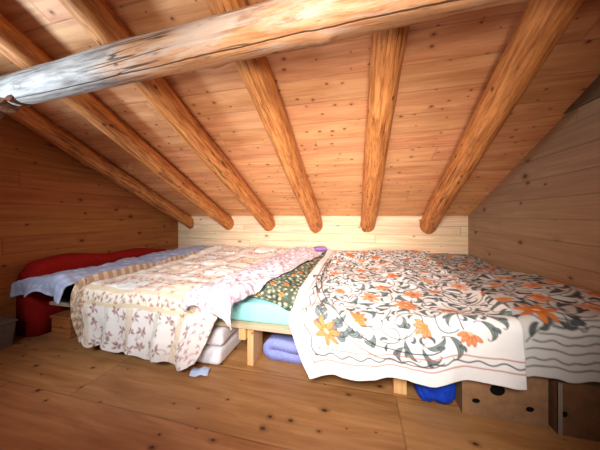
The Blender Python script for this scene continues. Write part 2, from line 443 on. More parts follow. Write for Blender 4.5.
def cloth(name, C, P, mat, sub=1, thick=.01, parent=None, loc=None, ltop=None):
    """grid mesh over the canvas: P(s, l) -> world xyz arrays; s across in m, l down the length in m"""
    a = C.a[::sub, ::sub]; xs = C.xs[::sub]; ys = C.ys[::sub]
    S, Lg = np.meshgrid(xs, ys)
    X, Y, Z = P(S, Lg)
    if ltop is not None:
        k = int((ys <= ltop).sum()) - 1
        lift = np.maximum(Heights.get(X, Y) + thick + .010 - Z, 0)
        lift[k + 1:] = lift[k] * (1 - sstep(ltop, ltop + .3, ys[k + 1:]))[:, None]
        Z = Z + lift
        Heights.add(X[:k + 1].ravel(), Y[:k + 1].ravel(), Z[:k + 1].ravel())
    ny, nx = S.shape
    V = np.stack([X, Y, Z], -1).reshape(-1, 3).astype(np.float32)
    idx = np.arange(nx * ny).reshape(ny, nx)
    F = np.stack([idx[:-1, :-1], idx[1:, :-1], idx[1:, 1:], idx[:-1, 1:]], -1).reshape(-1, 4)
    me = bpy.data.meshes.new(name)
    me.vertices.add(len(V)); me.vertices.foreach_set('co', V.ravel())
    me.loops.add(F.size); me.loops.foreach_set('vertex_index', F.ravel().astype(np.int32))
    me.polygons.add(len(F)); me.polygons.foreach_set('loop_start', (np.arange(len(F)) * 4).astype(np.int32))
    me.update(calc_edges=True); me.validate()
    at = me.color_attributes.new('dye', 'FLOAT_COLOR', 'POINT')
    c4 = np.ones((len(V), 4), np.float32); c4[:, :3] = a.reshape(-1, 3)
    at.data.foreach_set('color', c4.ravel())
    o = link(name, me, mat, parent=parent, loc=loc, smooth=True)
    md = o.modifiers.new('thickness', 'SOLIDIFY'); md.thickness = thick; md.offset = -1
    return o

class Heights:
    """highest cloth surface so far over the beds, so that each new layer lies on the ones below"""
    x0, y0, st = XL - .1, 1.3, .02
    nx = int((XR - XL + .3) / .02) + 2; ny = int((D - 1.2) / .02) + 2
    g = np.full((ny, nx), .345)
    @classmethod
    def ij(c, x, y): return np.clip((x - c.x0) / c.st, 0, c.nx - 1.001), np.clip((y - c.y0) / c.st, 0, c.ny - 1.001)
    @classmethod
    def add(c, x, y, z):
        i, j = c.ij(x, y); np.maximum.at(c.g, (np.round(j).astype(int), np.round(i).astype(int)), z)
    @classmethod
    def get(c, x, y):
        p = np.pad(c.g, 1, mode='edge')
        m = np.maximum.reduce([p[a:a + c.ny, b:b + c.nx] for a in range(3) for b in range(3)])
        for _ in range(2):
            p = np.pad(m, 1, mode='edge')
            m = np.maximum(m, sum(p[a:a + c.ny, b:b + c.nx] for a in range(3) for b in range(3)) / 9)
        i, j = c.ij(x, y); a = np.floor(j).astype(int); b = np.floor(i).astype(int); fy = j - a; fx = i - b
        return (m[a, b] * (1 - fx) + m[a, b + 1] * fx) * (1 - fy) + (m[a + 1, b] * (1 - fx) + m[a + 1, b + 1] * fx) * fy

def drape_path(L, Lt, yb, yf, r, lean):
    """length l -> (y, drop below the top, 0 on top..1 hanging)"""
    ltop = yb - yf
    arc = r * math.pi / 2
    t1 = np.clip(L, 0, ltop)
    t2 = np.clip(L - ltop, 0, arc)
    t3 = np.clip(L - ltop - arc, 0, None)
    th = t2 / r
    y = yb - t1 - r * np.sin(th) - t3 * math.sin(lean)
    dz = r * (1 - np.cos(th)) + t3 * math.cos(lean)
    return y, dz, t3

# ------------------------------------------------------------------ the sleeping platform
m_ply = wood_boards('platform_boards', 'XY', .4, 2.6, (188, 162, 132), (212, 188, 156), knots=.05, seam=.2, var=.04, grain=10)
m_pine = wood_boards('pale_pine', 'ZX', .3, 3.0, (206, 150, 96), (232, 184, 132), knots=.15, seam=0, var=.03, grain=22)
PF = 1.70      # front edge of the deck
plat = empty('sleeping_platform', (-.75, PF, 0))
tag(plat, 'long low wooden sleeping platform along the back wall carrying all the mattresses', 'bed')
link('deck', from_bm(box_bm(-2.99, XR - .01, PF, D - .01, .315, .345, .003), 'deck'), m_ply, parent=plat)
def leg(x0, x1, y0, y1):
    link('leg', from_bm(box_bm(x0, x1, y0, y1, 0, .315, .003), 'leg'), m_pine, parent=plat)
def joist(x0, x1):
    link('joist', from_bm(box_bm(x0, x1, PF + .02, D - .06, .215, .315, .003), 'joist'), m_pine, parent=plat)
leg(-.865, -.812, PF + .05, PF + .24); joist(-.925, -.866)
leg(.235, .318, PF - .02 + .03, PF + .1); joist(.172, .232)
leg(-2.69, -2.63, PF + .05, PF + .24); joist(-2.625, -2.565)
leg(1.42, 1.48, PF + .3, PF + .45)
for x in (-2.9, -.84, .26, 1.4): leg(x, x + .06, D - .3, D - .15)

# ------------------------------------------------------------------ mattresses
def soft_box(name, x0, x1, y0, y1, z0, z1, mat, r=.04, parent=None, loc=None, seed=0, puff=.008, n=.05):
    bm = box_bm(x0, x1, y0, y1, z0, z1, r, 4)
    bmesh.ops.recalc_face_normals(bm, faces=bm.faces)
    bmesh.ops.subdivide_edges(bm, edges=[e for e in bm.edges if e.calc_length() > .12], cuts=7, use_grid_fill=True)
    bm.normal_update()
    for v in bm.verts:
        k = vnoise(np.array(v.co.x * 5 + v.co.z * 3), np.array(v.co.y * 5 + v.co.z * 4), seed)
        v.co += v.normal * (puff * float(k))
        v.co.z = max(v.co.z, z0)
    return link(name, from_bm(bm, name), mat, parent=parent, loc=loc or ((x0 + x1) / 2, (y0 + y1) / 2, z0), smooth=True)
m_white = plain('white_ticking', (242, 240, 244), .85, 60, .04, .1)
m_turq = plain('turquoise_sheet', (146, 210, 208), .85, 60, .05, .1)
m_navy = plain('navy_cover', (30, 32, 52), .85, 60, .1, .1)
m_red = plain('red_cover', (150, 22, 14), .85, 50, .1, .15)

MT = .505
o = soft_box('mattress', -2.96, -2.42, PF + .0, D - .03, .346, .475, m_navy, seed=1); tag(o, 'navy mattress under the pale blue checked blanket', 'mattress')
o = soft_box('mattress', -2.40, -1.22, PF + .01, D - .03, .346, .49, m_white, seed=2); tag(o, 'white mattress hidden below the patchwork quilt', 'mattress')
o = soft_box('mattress', -1.19, -.40, PF + .055, D - .03, .346, .50, m_turq, seed=3, r=.03); tag(o, 'mattress in a turquoise sheet on the platform', 'mattress')
o = soft_box('mattress', -.38, .88, PF + .01, D - .03, .346, .50, m_white, seed=4); tag(o, 'white mattress below the white embroidered coverlet', 'mattress')
o = soft_box('mattress', .90, XR - .02, PF + .01, D - .03, .346, .54, m_white, seed=5); tag(o, 'white mattress below the greyer coverlet against the side wall', 'mattress')

def flat(x0, x1, y0, y1, z):
    gx, gy = np.meshgrid(np.arange(x0, x1, .015), np.arange(y0, y1, .015)); Heights.add(gx.ravel(), gy.ravel(), np.full(gx.size, z))
flat(-2.96, -2.42, PF, D, .482); flat(-2.40, -1.22, PF, D, .498); flat(-1.19, -.40, PF + .055, D, .508); flat(-.38, .88, PF, D, .508); flat(.90, XR, PF, D, .548)

# red mattress on its side along the left wall
bm = bmesh.new()
ny = 40; prof = 12
ys = np.linspace(1.63, 3.45, ny)
rings = []
for y in ys:
    zt = .72 - .015 * (y - 1.6) + .03 * math.sin((y - 1.55) * 2.1 + .6) + .02 * math.sin(y * 7)
    e = min(1, max(.0, (y - 1.63) / .10)); e = math.sqrt(1 - (1 - e) ** 2)
    e2 = min(1, max(.0, (3.45 - y) / .10)); e2 = math.sqrt(1 - (1 - e2) ** 2); e = min(e, e2)
    zt *= .86 + .14 * e
    x0, x1 = XL + .012, XL + .012 + .22 * (.55 + .45 * e)
    r = .09
    lean = .02
    pts = [(x0, 0), (x1 + lean, 0), (x1 + lean + .012, zt * .3), (x1, zt * .7)]
    for k in range(6):
        a = k / 5 * math.pi / 2
        pts.append((x1 - r + r * math.cos(a), zt - r + r * math.sin(a)))
    pts += [(x0 + .05, zt), (x0, zt - .06)]
    rings.append([bm.verts.new((px + .006 * math.sin(y * 9 + pz * 8), y, pz)) if 0 < i < len(pts) - 1 else bm.verts.new((px, y, pz)) for i, (px, pz) in enumerate(pts)])
for a, b in zip(rings, rings[1:]):
    n = len(a)
    for q in range(n): bm.faces.new((a[q], a[(q + 1) % n], b[(q + 1) % n], b[q]))
bm.faces.new(rings[0]); bm.faces.new(rings[-1][::-1])
o = link('mattress', from_bm(bm, 'mattress'), m_red, loc=(XL + .15, 2.7, 0), smooth=True)
tag(o, 'red mattress standing on its side against the dark orange wall', 'mattress')

# ------------------------------------------------------------------ embroidered coverlets
WHITE = (240, 236, 232); SHADED_WHITE = (200, 196, 190)
SLATE = (132, 144, 140); DARK = (52, 58, 62); ORG = (222, 128, 64); ORL = (192, 98, 46); PEACH = (236, 190, 150); RUST = (176, 96, 78)
class Occ:
    """coarse map of the cloth already stitched, so motifs do not run into each other"""
    def __init__(o, w, h): o.r = .008; o.m = np.zeros((int(h / .008) + 3, int(w / .008) + 3), bool)
    def cells(o, pts, wid):
        out = []
        for (x, y), w in zip(pts, wid):
            k = int(w / o.r) + 1; i, j = int(x / o.r), int(y / o.r)
            out.append((max(j - k + 1, 0), max(j + k, 0), max(i - k + 1, 0), max(i + k, 0)))
        return out
    def free(o, pts, wid, tol=0):
        return sum(o.m[a:b, c:d].any() for a, b, c, d in o.cells(pts, wid)) <= tol
    def put(o, pts, wid):
        for a, b, c, d in o.cells(pts, wid): o.m[a:b, c:d] = True
def embroider(C, x0, x1, y0, y1, seed, inside=lambda q: True, dark=DARK, grey=SLATE, ground=WHITE):
    random.seed(seed)
    O = Occ(C.w, C.h)
    fl = [q for q in poisson(x1 - x0, y1 - y0, .22, x0, y0) if inside(q)]
    tone = [(230, 160, 112), (236, 174, 130), (220, 138, 88), (240, 198, 162)]
    for q in fl:
        n = random.choice((5, 5, 7, 9)); R = random.uniform(.056, .076)
        O.put([q], [R * .85])
        flower(C, q, random.uniform(0, 6.28), R, n, random.choice(tone), ORL, random.choice((ORG, (196, 96, 52), (236, 190, 140))))
    # long scrolling stems
    for q in poisson(x1 - x0, y1 - y0, .12, x0, y0):
        if not inside(q): continue
        for _ in range(12):
            p, a = curve_pts(q, random.uniform(0, 6.28), random.uniform(.2, .34), random.choice((-1, 1)) * random.uniform(1.2, 4.2), 18)
            if O.free(p, [.006] * len(p), 3) and inside(tuple(p[-1])):
                C.dab(p, .0036, dark); O.put(p, [.004] * len(p)); break
    # leaves of three sizes packed into what is left
    for (L0, L1_, w0, tries) in ((.10, .145, .0165, 4000), (.07, .10, .012, 6000), (.035, .06, .008, 8000)):
        for _ in range(tries):
            q = (x0 + random.random() * (x1 - x0), y0 + random.random() * (y1 - y0))
            if not inside(q): continue
            L = random.uniform(L0, L1_); cu = random.choice((-1, 1)) * random.uniform(1.0, 3.0); an = random.uniform(0, 6.28)
            p, _e = curve_pts(q, an, L, cu, 9)
            if not O.free(p, [w0 + .001] * len(p), 1): continue
            O.put(p, [w0 + .003] * len(p))
            st, _b = curve_pts(q, an + math.pi, L * .45, -cu * .8, 5); C.dab(st, .0026, dark)
            leaf(C, q, an, L, cu, w0 * random.uniform(.75, 1.05), grey, dark)
            if L > .06:
                d = p[4]; leaf(C, tuple(d), an + cu * .3 - math.copysign(1.1, cu), L * .38, cu, w0 * .5, grey, dark)
                t, _e = curve_pts(tuple(p[-1]), _e, L * .25, cu * 1.6, 6); C.dab(t, .0022, dark)

W1, L1 = 1.36, 2.60
C1 = Canvas(W1, L1, .0042, WHITE)
cxm, cym, rxm, rym = W1 / 2 + .1, L1 / 2 - .1, W1 / 2 + .04, L1 / 2 + .02
def in_field(q):
    x, y = q
    return (abs((x - cxm) / rxm) ** 2.5 + abs((y - cym) / rym) ** 2.5) < .80
embroider(C1, .1, W1, 0, L1 - .14, 5, in_field)
# medallion outline: two dark lines that cut off the corner
for f, col, w in ((.955, DARK, .0044), (1.012, (120, 92, 84), .004)):
    th = np.linspace(math.pi * .45, math.pi * 1.1, 90)
    c = np.sign(np.cos(th)) * np.abs(np.cos(th)) ** (2 / 2.5); s_ = np.sign(np.sin(th)) * np.abs(np.sin(th)) ** (2 / 2.5)
    pts = np.stack([cxm + rxm * f * c * .97, cym + rym * f * s_ * .97], -1)
    C1.dab(pts[(pts[:, 0] > .09) & (pts[:, 1] < L1 - .1)], w, col)
# border lines along the left edge and the hem, a zigzag vine between them
for off, col in ((.082, RUST), (.150, RUST)):
    C1.dab([(off, 0), (off, L1 - off)], .0034, col); C1.dab([(off, L1 - off), (W1, L1 - off)], .0034, col)
yy = np.arange(0, L1 - .11, .012); C1.dab(np.stack([.114 + .010 * np.sin(yy * 2 * math.pi / .13), yy], -1), .0042, DARK)
xx = np.arange(.11, W1, .012); C1.dab(np.stack([xx, L1 - .116 + .010 * np.sin(xx * 2 * math.pi / .13)], -1), .0042, DARK)
# corner spray
random.seed(3)
for (a, cu, L) in ((-.35, .5, .24), (.15, -.9, .2), (-1.5, -.6, .22), (-2.0, .9, .16), (-.9, .6, .14)):
    sprig(C1, (.235, L1 - .235), a, L, cu, DARK, SLATE, nl=4)
flower(C1, (.24, L1 - .25), -.9, .078, 7, (230, 152, 100), ORL, PEACH)

def P1(S, L):
    f = S / W1                                  # 0 left .. 1 right
    yb, yf = D - .035, PF - .07
    y, dz, hang = drape_path(L, L1, yb, yf, .07, .09)
    x = -.46 + f * 1.345 + .02 * hang * f
    hf = np.clip(hang / .42, 0, 1)
    x = x + (1 - f) ** 1.5 * .21 * hf           # the loose corner slides inward as it falls
    depth = (y - yf) / (yb - yf)
    zt = .575 + .075 * sstep(.0, .9, depth) + .05 * np.exp(-((depth - .86) / .12) ** 2) * sstep(0, .3, f)
    zt = zt + .04 * fbm(x * 2.6, y * 2.0, 3) + .012 * fbm(x * 7, y * 5, 8)
    zt = zt - .05 * (1 - sstep(0, .16, f)) + .03 * sstep(.5, 1.0, f) * (1 - depth)
    wr = .016 * np.abs(vnoise(x * 4 + y * 6, y * 2 - x * 3, 21)) * np.clip(depth * 4, 0, 1)
    z = zt + wr - dz
    fold = hf * (.022 * np.sin(x * 2 * math.pi / .42 + 1.2) + .014 * vnoise(x * 6, x * 0 + hf, 31))
    y = y - fold - .03 * hf * (1 - f) + .03 * hf * f - .012 * fbm(x * 5, dz * 5, 14) * np.clip(dz * 6, 0, 1)
    # hem height differs a little along the width
    z = z + hf * (.045 * f + .03 * np.exp(-((f - .42) / .16) ** 2) - .022)
    y = np.minimum(y, D - .03)
    return x, y, np.maximum(z, .02)

W2, L2 = .76, 2.525
C2 = Canvas(W2, L2, .006, SHADED_WHITE)  # ground painted greyer for the shade this coverlet lies in
embroider(C2, .0, W2, 0, L2 - .36, 19, ground=SHADED_WHITE, dark=(44, 46, 46), grey=(92, 96, 94))
for k, off in enumerate((.06, .10, .155, .20, .245, .29, .33)):
    xx = np.arange(0 if k < 2 else .16 + .03 * (k - 2), W2 + .01, .012)
    C2.dab(np.stack([xx, L2 - off + (.006 * np.sin(xx * 2 * math.pi / .1) if k % 2 else .003 * np.sin(xx * 15 + k))], -1), .0035, (46, 44, 42))
random.seed(8)
sprig(C2, (.16, L2 - .20), -.9, .30, 1.2, (44, 46, 46), (92, 96, 94), nl=5)
flower(C2, (.27, L2 - .40), .9, .09, 7, (206, 124, 54), ORL, PEACH)
def P2(S, L):
    f = S / W2
    yb, yf = D - .035, PF - .03
    y, dz, hang = drape_path(L, L2, yb, yf, .09, .04)
    x = .75 + f * (XR - .012 - .75)
    hf = np.clip(hang / .3, 0, 1)
    depth = np.clip((y - yf) / (yb - yf), 0, 1)
    under = 1 - sstep(.04, .26, f)              # tucks beneath the white coverlet
    zt = .625 + .07 * np.exp(-((depth - .2) / .25) ** 2) * sstep(.1, 1, f) + .02 * sstep(.6, 1, depth)
    zt = zt + .02 * fbm(x * 3.1, y * 2.3, 41) + .012 * fbm(x * 8, y * 6, 45) - .075 * under
    z = zt + .012 * np.abs(vnoise(x * 4 - y * 5, y * 3 + x * 3, 51)) - dz
    y = y + .012 * hf * np.sin(x * 11) + .03 * under
    z = z + hf * .02 * (1 - f)
    return x, y, z
o = cloth('coverlet', C2, P2, m_cloth, 1, .008, ltop=D - .035 - PF + .03, loc=(1.2, 2.6, .5))
tag(o, 'shade-greyed embroidered coverlet with dark parallel lines, touching the grey side wall', 'coverlet')

# ------------------------------------------------------------------ green flowered duvet
def scatter_blossoms(C, r, size, cols, seed, petals=5, core=None, alpha=1.0, region=None):
    random.seed(seed)
    for q in poisson(C.w, C.h, r, tries=int(6 * C.w * C.h / r / r)):
        if region and not region(q): continue
        col = random.choice(cols); a0 = random.uniform(0, 6.28); R = size * random.uniform(.7, 1.25)
        for k in range(petals):
            a = a0 + k * 2 * math.pi / petals
            C.dab([(q[0] + math.cos(a) * R * .55, q[1] + math.sin(a) * R * .55)], R * .45, col, alpha=alpha)
        if core: C.dab([q], R * .3, core)
W3, L3 = .80, 2.05
C3 = Canvas(W3, L3, .006, (88, 98, 82))
random.seed(2)
for q in poisson(W3, L3, .028, tries=7000):
    a = random.uniform(0, 6.28); p, _ = curve_pts(q, a, .05, random.uniform(-2, 2), 5); C3.dab(p, [.002, .006, .008, .007, .004, .001], random.choice(((112, 124, 96), (150, 156, 128), (40, 48, 42))))
scatter_blossoms(C3, .044, .0125, [(232, 226, 210), (214, 208, 190), (190, 192, 172)], 31, 5, (206, 160, 90))
scatter_blossoms(C3, .13, .026, [(224, 132, 52), (232, 150, 70)], 32, 6, (150, 80, 30))
def P3(S, L):
    f = S / W3; g = L / L3
    x = -1.16 + f * (-.36 + 1.16)
    yfront = 1.83 + .06 * np.sin(f * 5) - .10 * f
    y = (D - .06) + (yfront - (D - .06)) * g
    edge = np.minimum(np.minimum(1 - g, .12) / .12, 1)
    z = .515 + .085 * sstep(0, 1, edge) ** .6 + .03 * (1 - g) + .022 * fbm(x * 4, y * 3, 61) + .012 * fbm(x * 10, y * 8, 66)
    return x, y, z
o = cloth('duvet', C3, P3, m_cloth, 1, .012, ltop=9, loc=(-.75, 2.8, .52))
tag(o, 'dark green duvet with white and orange flowers on the turquoise mattress', 'duvet')

def rand_sprays(CC, x0, x1, y0, y1, r, col, seed, size=.02):
    random.seed(seed)
    for q in poisson(x1 - x0, y1 - y0, r, x0, y0, int(8 * (x1 - x0) * (y1 - y0) / r / r)):
        a0 = random.uniform(0, 6.28)
        for k in range(5):
            a = a0 + k * 1.26 + random.uniform(-.4, .4); rr = size * random.uniform(.5, 1.1)
            w_ = size * random.uniform(.16, .30)
            pp, _ = curve_pts((q[0] + math.cos(a) * rr * .3, q[1] + math.sin(a) * rr * .3), a, rr * 1.1, random.uniform(-1.2, 1.2), 5)
            CC.dab(pp, [w_ * .3, w_ * .8, w_, w_ * .9, w_ * .5, w_ * .15], col, alpha=.82)
        p, _ = curve_pts(q, a0, size * 2.6, 1.5, 5); CC.dab(p, .0025, col, alpha=.7)

# ------------------------------------------------------------------ pink flowered white duvet, folded over diagonally
W4, L4 = .56, 2.43
C4 = Canvas(W4, L4, .006, (238, 228, 232))
rand_sprays(C4, 0, W4, 0, L4, .075, (150, 112, 150), 41, .026)
rand_sprays(C4, 0, W4, 0, L4, .085, (178, 120, 132), 42, .022)
random.seed(4)
for q in poisson(W4, L4, .055, tries=4000):
    p, _ = curve_pts(q, random.uniform(0, 6.28), .05, random.uniform(-2, 2), 5); C4.dab(p, .0025, (150, 130, 160), alpha=.7)
def P4(S, L):
    f = S / W4
    yb, yf = D - .04, PF - .11
    y, dz, hang = drape_path(L, L4, yb, yf, .07, .12)
    depth = np.clip((y - yf) / (yb - yf), 0, 1)
    xl = -1.27 + .34 * depth ** .8; xr = -.86 + .38 * depth ** .8
    x = xl + (xr - xl) * f + .025 * vnoise(y * 2.5, y * 0 + f, 71)
    hump = np.sin(np.clip(f, 0, 1) * math.pi) ** .55
    z = .545 + .11 * hump + .03 * depth + .026 * np.abs(vnoise(x * 11 - y * 4, y * 1.6 + x * 2, 79)) + .012 * np.abs(vnoise(x * 22 - y * 5, y * 4, 80)) + .03 * fbm(x * 5, y * 3, 73) + .014 * fbm(x * 13, y * 9, 77) - dz
    hf = np.clip(hang / .15, 0, 1)
    x = x + .06 * hf * (1 - f) ** 1.5 + .03 * hf * f
    z = z + hf * (.13 * (1 - f) ** 1.2 + .012 * np.sin(x * 26))
    y = y - .035 * hump * np.clip(dz * 8, 0, 1) - .01 * np.sin(x * 40) * hf
    return x, y, np.maximum(z, .352)

# ------------------------------------------------------------------ patchwork quilt
W5, L5 = 1.56, 2.72
CREAM = (244, 236, 222); BROWNRED = (150, 68, 54); TAN = (206, 168, 122); PALE = (240, 242, 236)
C5 = Canvas(W5, L5, .006, CREAM)
# blocks on the top
bs = .60
for bi in range(3):
    for bj in range(4):
        bx, by = .20 + bi * bs, .02 + bj * bs
        C5.rect(bx, bx + bs - .02, by, by + bs - .02, (238, 224, 204) if (bi + bj) % 2 else (244, 240, 232))
        C5.rect(bx + .06, bx + bs - .08, by + .06, by + bs - .08, (236, 216, 198))
        rand_sprays(C5, bx + .065, bx + bs - .085, by + .065, by + bs - .085, .042, BROWNRED if (bi + bj) % 2 else (166, 92, 74), 100 + bi * 7 + bj, .018)
        C5.rect(bx + .13, bx + bs - .15, by + .13, by + bs - .15, PALE if (bi + bj) % 2 else (246, 232, 208))
        rand_sprays(C5, bx + .16, bx + bs - .18, by + .16, by + bs - .18, .12, (168, 112, 96), 200 + bi * 7 + bj, .022)
# border stripes above the ruffle
yb0 = L5 - .50
C5.rect(.14, W5, yb0 - .05, yb0, (228, 206, 174))
C5.rect(.14, W5, yb0, yb0 + .085, (240, 226, 206)); rand_sprays(C5, .14, W5, yb0 + .015, yb0 + .075, .042, BROWNRED, 301, .018)
C5.rect(.14, W5, yb0 + .085, yb0 + .125, (228, 204, 170))
C5.rect(.0, W5, yb0 + .125, L5, (240, 230, 222)); rand_sprays(C5, .0, W5, yb0 + .14, L5 - .03, .088, (148, 84, 70), 302, .040)
for k, (x0, wd) in enumerate(((.17, .06), (.42, .04), (.66, .09), (.98, .05), (1.22, .07), (1.40, .05))):
    C5.rect(x0, x0 + wd, yb0 + .13, L5, ((228, 202, 170), (214, 212, 190))[k % 2], .75)
C5.rect(.12, .14, 0, L5, TAN, .8)
C5.rect(W5 - .20, W5, 0, L5, (236, 222, 214)); rand_sprays(C5, W5 - .19, W5, 0, L5, .052, (176, 112, 118), 303, .017)
# checked fold on the left edge
for i in range(3):
    for j in range(int(L5 / .045)):
        C5.rect(i * .04, i * .04 + .04, j * .045, j * .045 + .045, (230, 210, 184) if (i + j) % 2 else (198, 164, 130))
rand_sprays(C5, 0, .13, yb0 - .1, L5, .05, (140, 84, 60), 304, .018)
def P5(S, L):
    f = S / W5
    yb, yf = D - .035, PF - .02
    y, dz, hang = drape_path(L, L5, yb, yf, .11, .13)
    depth = np.clip((y - yf) / (yb - yf), 0, 1)
    hf = np.clip(hang / .42, 0, 1)
    xl = -2.50 + .06 * depth; xr = -1.02 + .12 * depth
    x = xl + (xr - xl) * f - .17 * hf * f ** 2.5 + .05 * hf * (1 - f) ** 2
    zt = .56 + .075 * depth + .05 * np.exp(-((depth - .85) / .14) ** 2) + .035 * fbm(x * 2.8, y * 2.2, 83) + .018 * fbm(x * 7, y * 6, 87)
    zt = zt - .05 * (1 - sstep(0, .07, f)) + .028 * np.exp(-((f - .075) / .045) ** 2)
    # the quilting puckers
    zt = zt + .006 * np.abs(np.sin(S * math.pi / .115)) * np.abs(np.sin(L * math.pi / .115))
    z = zt - dz
    ruff = hf ** 1.3 * (.036 * np.sin(x * 2 * math.pi / .26 + .6) + .02 * vnoise(x * 9, hf * 1.5, 91))
    y = y - ruff - .012 * fbm(x * 5, dz * 5, 95) * np.clip(dz * 6, 0, 1) + .05 * hf * (1 - f) ** 2
    z = z + hf * (.055 * (1 - f) + .026 * np.sin(x * 2 * math.pi / .31) + .02 * sstep(.7, 1, f))
    return x, np.minimum(y, D - .03), np.maximum(z, .012)

# ------------------------------------------------------------------ pale blue checked blanket
W6, L6 = .84, 2.42
C6 = Canvas(W6, L6, .007, (180, 190, 218))
for k in range(int(W6 / .09) + 1): C6.rect(k * .09, k * .09 + .04, 0, L6, (206, 212, 230), .6)
for k in range(int(L6 / .09) + 1): C6.rect(0, W6, k * .09, k * .09 + .04, (160, 170, 200), .4)
def P6(S, L):
    f = S / W6
    yb, yf = D - .04, PF - .09
    y, dz, hang = drape_path(L, L6, yb, yf, .06, .12)
    depth = np.clip((y - yf) / (yb - yf), 0, 1)
    hf = np.clip(hang / .16, 0, 1)
    x = (-3.075 + .03 * depth) + f * .572
    x = x - .15 * (1 - f) ** 1.5 * sstep(0, .07, dz) - .05 * f * sstep(0, .07, dz)
    z = .60 + .02 * depth + .03 * np.sin(f * 3.1) + .04 * fbm(x * 3.4, y * 2.4, 111) + .03 * np.abs(fbm(x * 9, y * 5, 115)) - dz
    z = z - .10 * (1 - sstep(0, .25, f)) * (1 - depth) * 0 
    z = z + hf * .09 * np.exp(-((f - .52) / .12) ** 2)
    y = y - .045 * hf * np.sin(x * 17 + 1) + .02 * hf * vnoise(x * 9, x * 0, 117) - .012 * fbm(x * 6, dz * 7, 119) * np.clip(dz * 6, 0, 1)
    return x, np.minimum(y, D - .03), z
o = cloth('blanket', C6, P6, m_quilt, 1, .012, ltop=D - .04 - PF + .09, loc=(-2.85, 2.6, .5))
tag(o, 'pale blue checked blanket on the bed beside the red mattress', 'blanket')

o = cloth('quilt', C5, P5, m_quilt, 1, .014, ltop=D - .035 - PF + .02, loc=(-1.75, 2.6, .5))
tag(o, 'cream patchwork quilt with brown-red floral borders, its ruffle reaching the floor', 'quilt')
o = cloth('duvet', C4, P4, m_cloth, 1, .012, ltop=D - .04 - PF + .11, loc=(-1.0, 2.7, .5))
tag(o, 'white duvet with small pink-purple flowers folded beside the patchwork quilt', 'duvet')
o = cloth('coverlet', C1, P1, m_cloth, 1, .008, ltop=D - .035 - PF + .07, loc=(.2, 2.6, .5))
tag(o, 'white embroidered coverlet with orange flowers, hanging low over the platform front', 'coverlet')

# purple cushion corner peeping out at the back
def pillow(name, cx, cy, cz, sx, sy, sz, rot, mat):
    bm = bmesh.new(); n = 18
    vs = {}
    for side in (1, -1):
        for i in range(n + 1):
            for j in range(n + 1):
                u = i / n * 2 - 1; v = j / n * 2 - 1
                if side == -1 and (i in (0, n) or j in (0, n)): vs[side, i, j] = vs[1, i, j]; continue
                h = ((1 - u ** 4) * (1 - v ** 4)) ** .5 * side
                k = 1 - .06 * (u * u * (1 - v * v) + v * v * (1 - u * u)) 
                p = Vector((u * sx * .5 * k, v * sy * .5 * k, h * sz * .5))
                p = Matrix.Rotation(rot, 3, 'Z') @ p
                vs[side, i, j] = bm.verts.new((cx + p.x, cy + p.y, cz + p.z))
    for side in (1, -1):
        for i in range(n):
            for j in range(n):
                bm.faces.new((vs[side, i, j], vs[side, i + 1, j], vs[side, i + 1, j + 1], vs[side, i, j + 1]))
    return link(name, from_bm(bm, name), mat, loc=(cx, cy, cz - sz / 2), smooth=True)
m_purple = plain('purple_cotton', (150, 108, 176), .85, 50, .1)
o = pillow('cushion', -.56, 3.62, float(Heights.get(np.array(-.56), np.array(3.62))) + .036, .20, .15, .06, .3, m_purple)
tag(o, 'small purple cushion peeping out at the back between duvet and coverlet', 'cushion')

# ------------------------------------------------------------------ things stored under the platform
# two folded white mattresses, one on the other
fm_lab = ['folded white mattress lying on the floor below the platform', 'folded white mattress stacked on the one on the floor']
for k in range(2):
    z0 = .002 + k * .154
    t = empty('folded_mattress', (-1.5, 2.0, z0))
    tag(t, fm_lab[k], 'mattress', 'folded mattresses under the platform')
    soft_box('padding', -1.95, -1.06 + .012 * k, 1.665 + .012 * k, 2.35, z0, z0 + .138, m_white, r=.038, parent=t, seed=120 + k, puff=.008)
# pale blue paper
m_paper = plain('pale_blue_paper', (196, 206, 232), .7, 20, .05, .05)
bm = bmesh.new(); n = 8; g = {}
for i in range(n + 1):
    for j in range(n + 1):
        u, v = i / n - .5, j / n - .5
        q = Matrix.Rotation(.35, 3, 'Z') @ Vector((u * .13, v * .10, .010 + .012 * math.sin(u * 5 + 1) ** 2 + .006 * math.cos(v * 6)))
        for s_ in (0, 1): g[s_, i, j] = bm.verts.new((-1.175 + q.x, 1.585 + q.y, max(q.z - .004 + .003 * s_, .001 + .003 * s_)))
for i in range(n):
    for j in range(n):
        for s_ in (0, 1): bm.faces.new([g[s_, a, b] for a, b in ((i, j), (i + 1, j), (i + 1, j + 1), (i, j + 1))])
for i in range(n):
    for (a, b) in (((i, 0), (i + 1, 0)), ((i, n), (i + 1, n)), ((0, i), (0, i + 1)), ((n, i), (n, i + 1))):
        bm.faces.new((g[(0,) + a], g[(0,) + b], g[(1,) + b], g[(1,) + a]))
o = link('paper_sheet', from_bm(bm, 'paper_sheet'), m_paper, loc=(-1.175, 1.585, 0), smooth=True)
tag(o, 'small pale blue sheet of paper on the floor by the folded mattresses', 'paper')

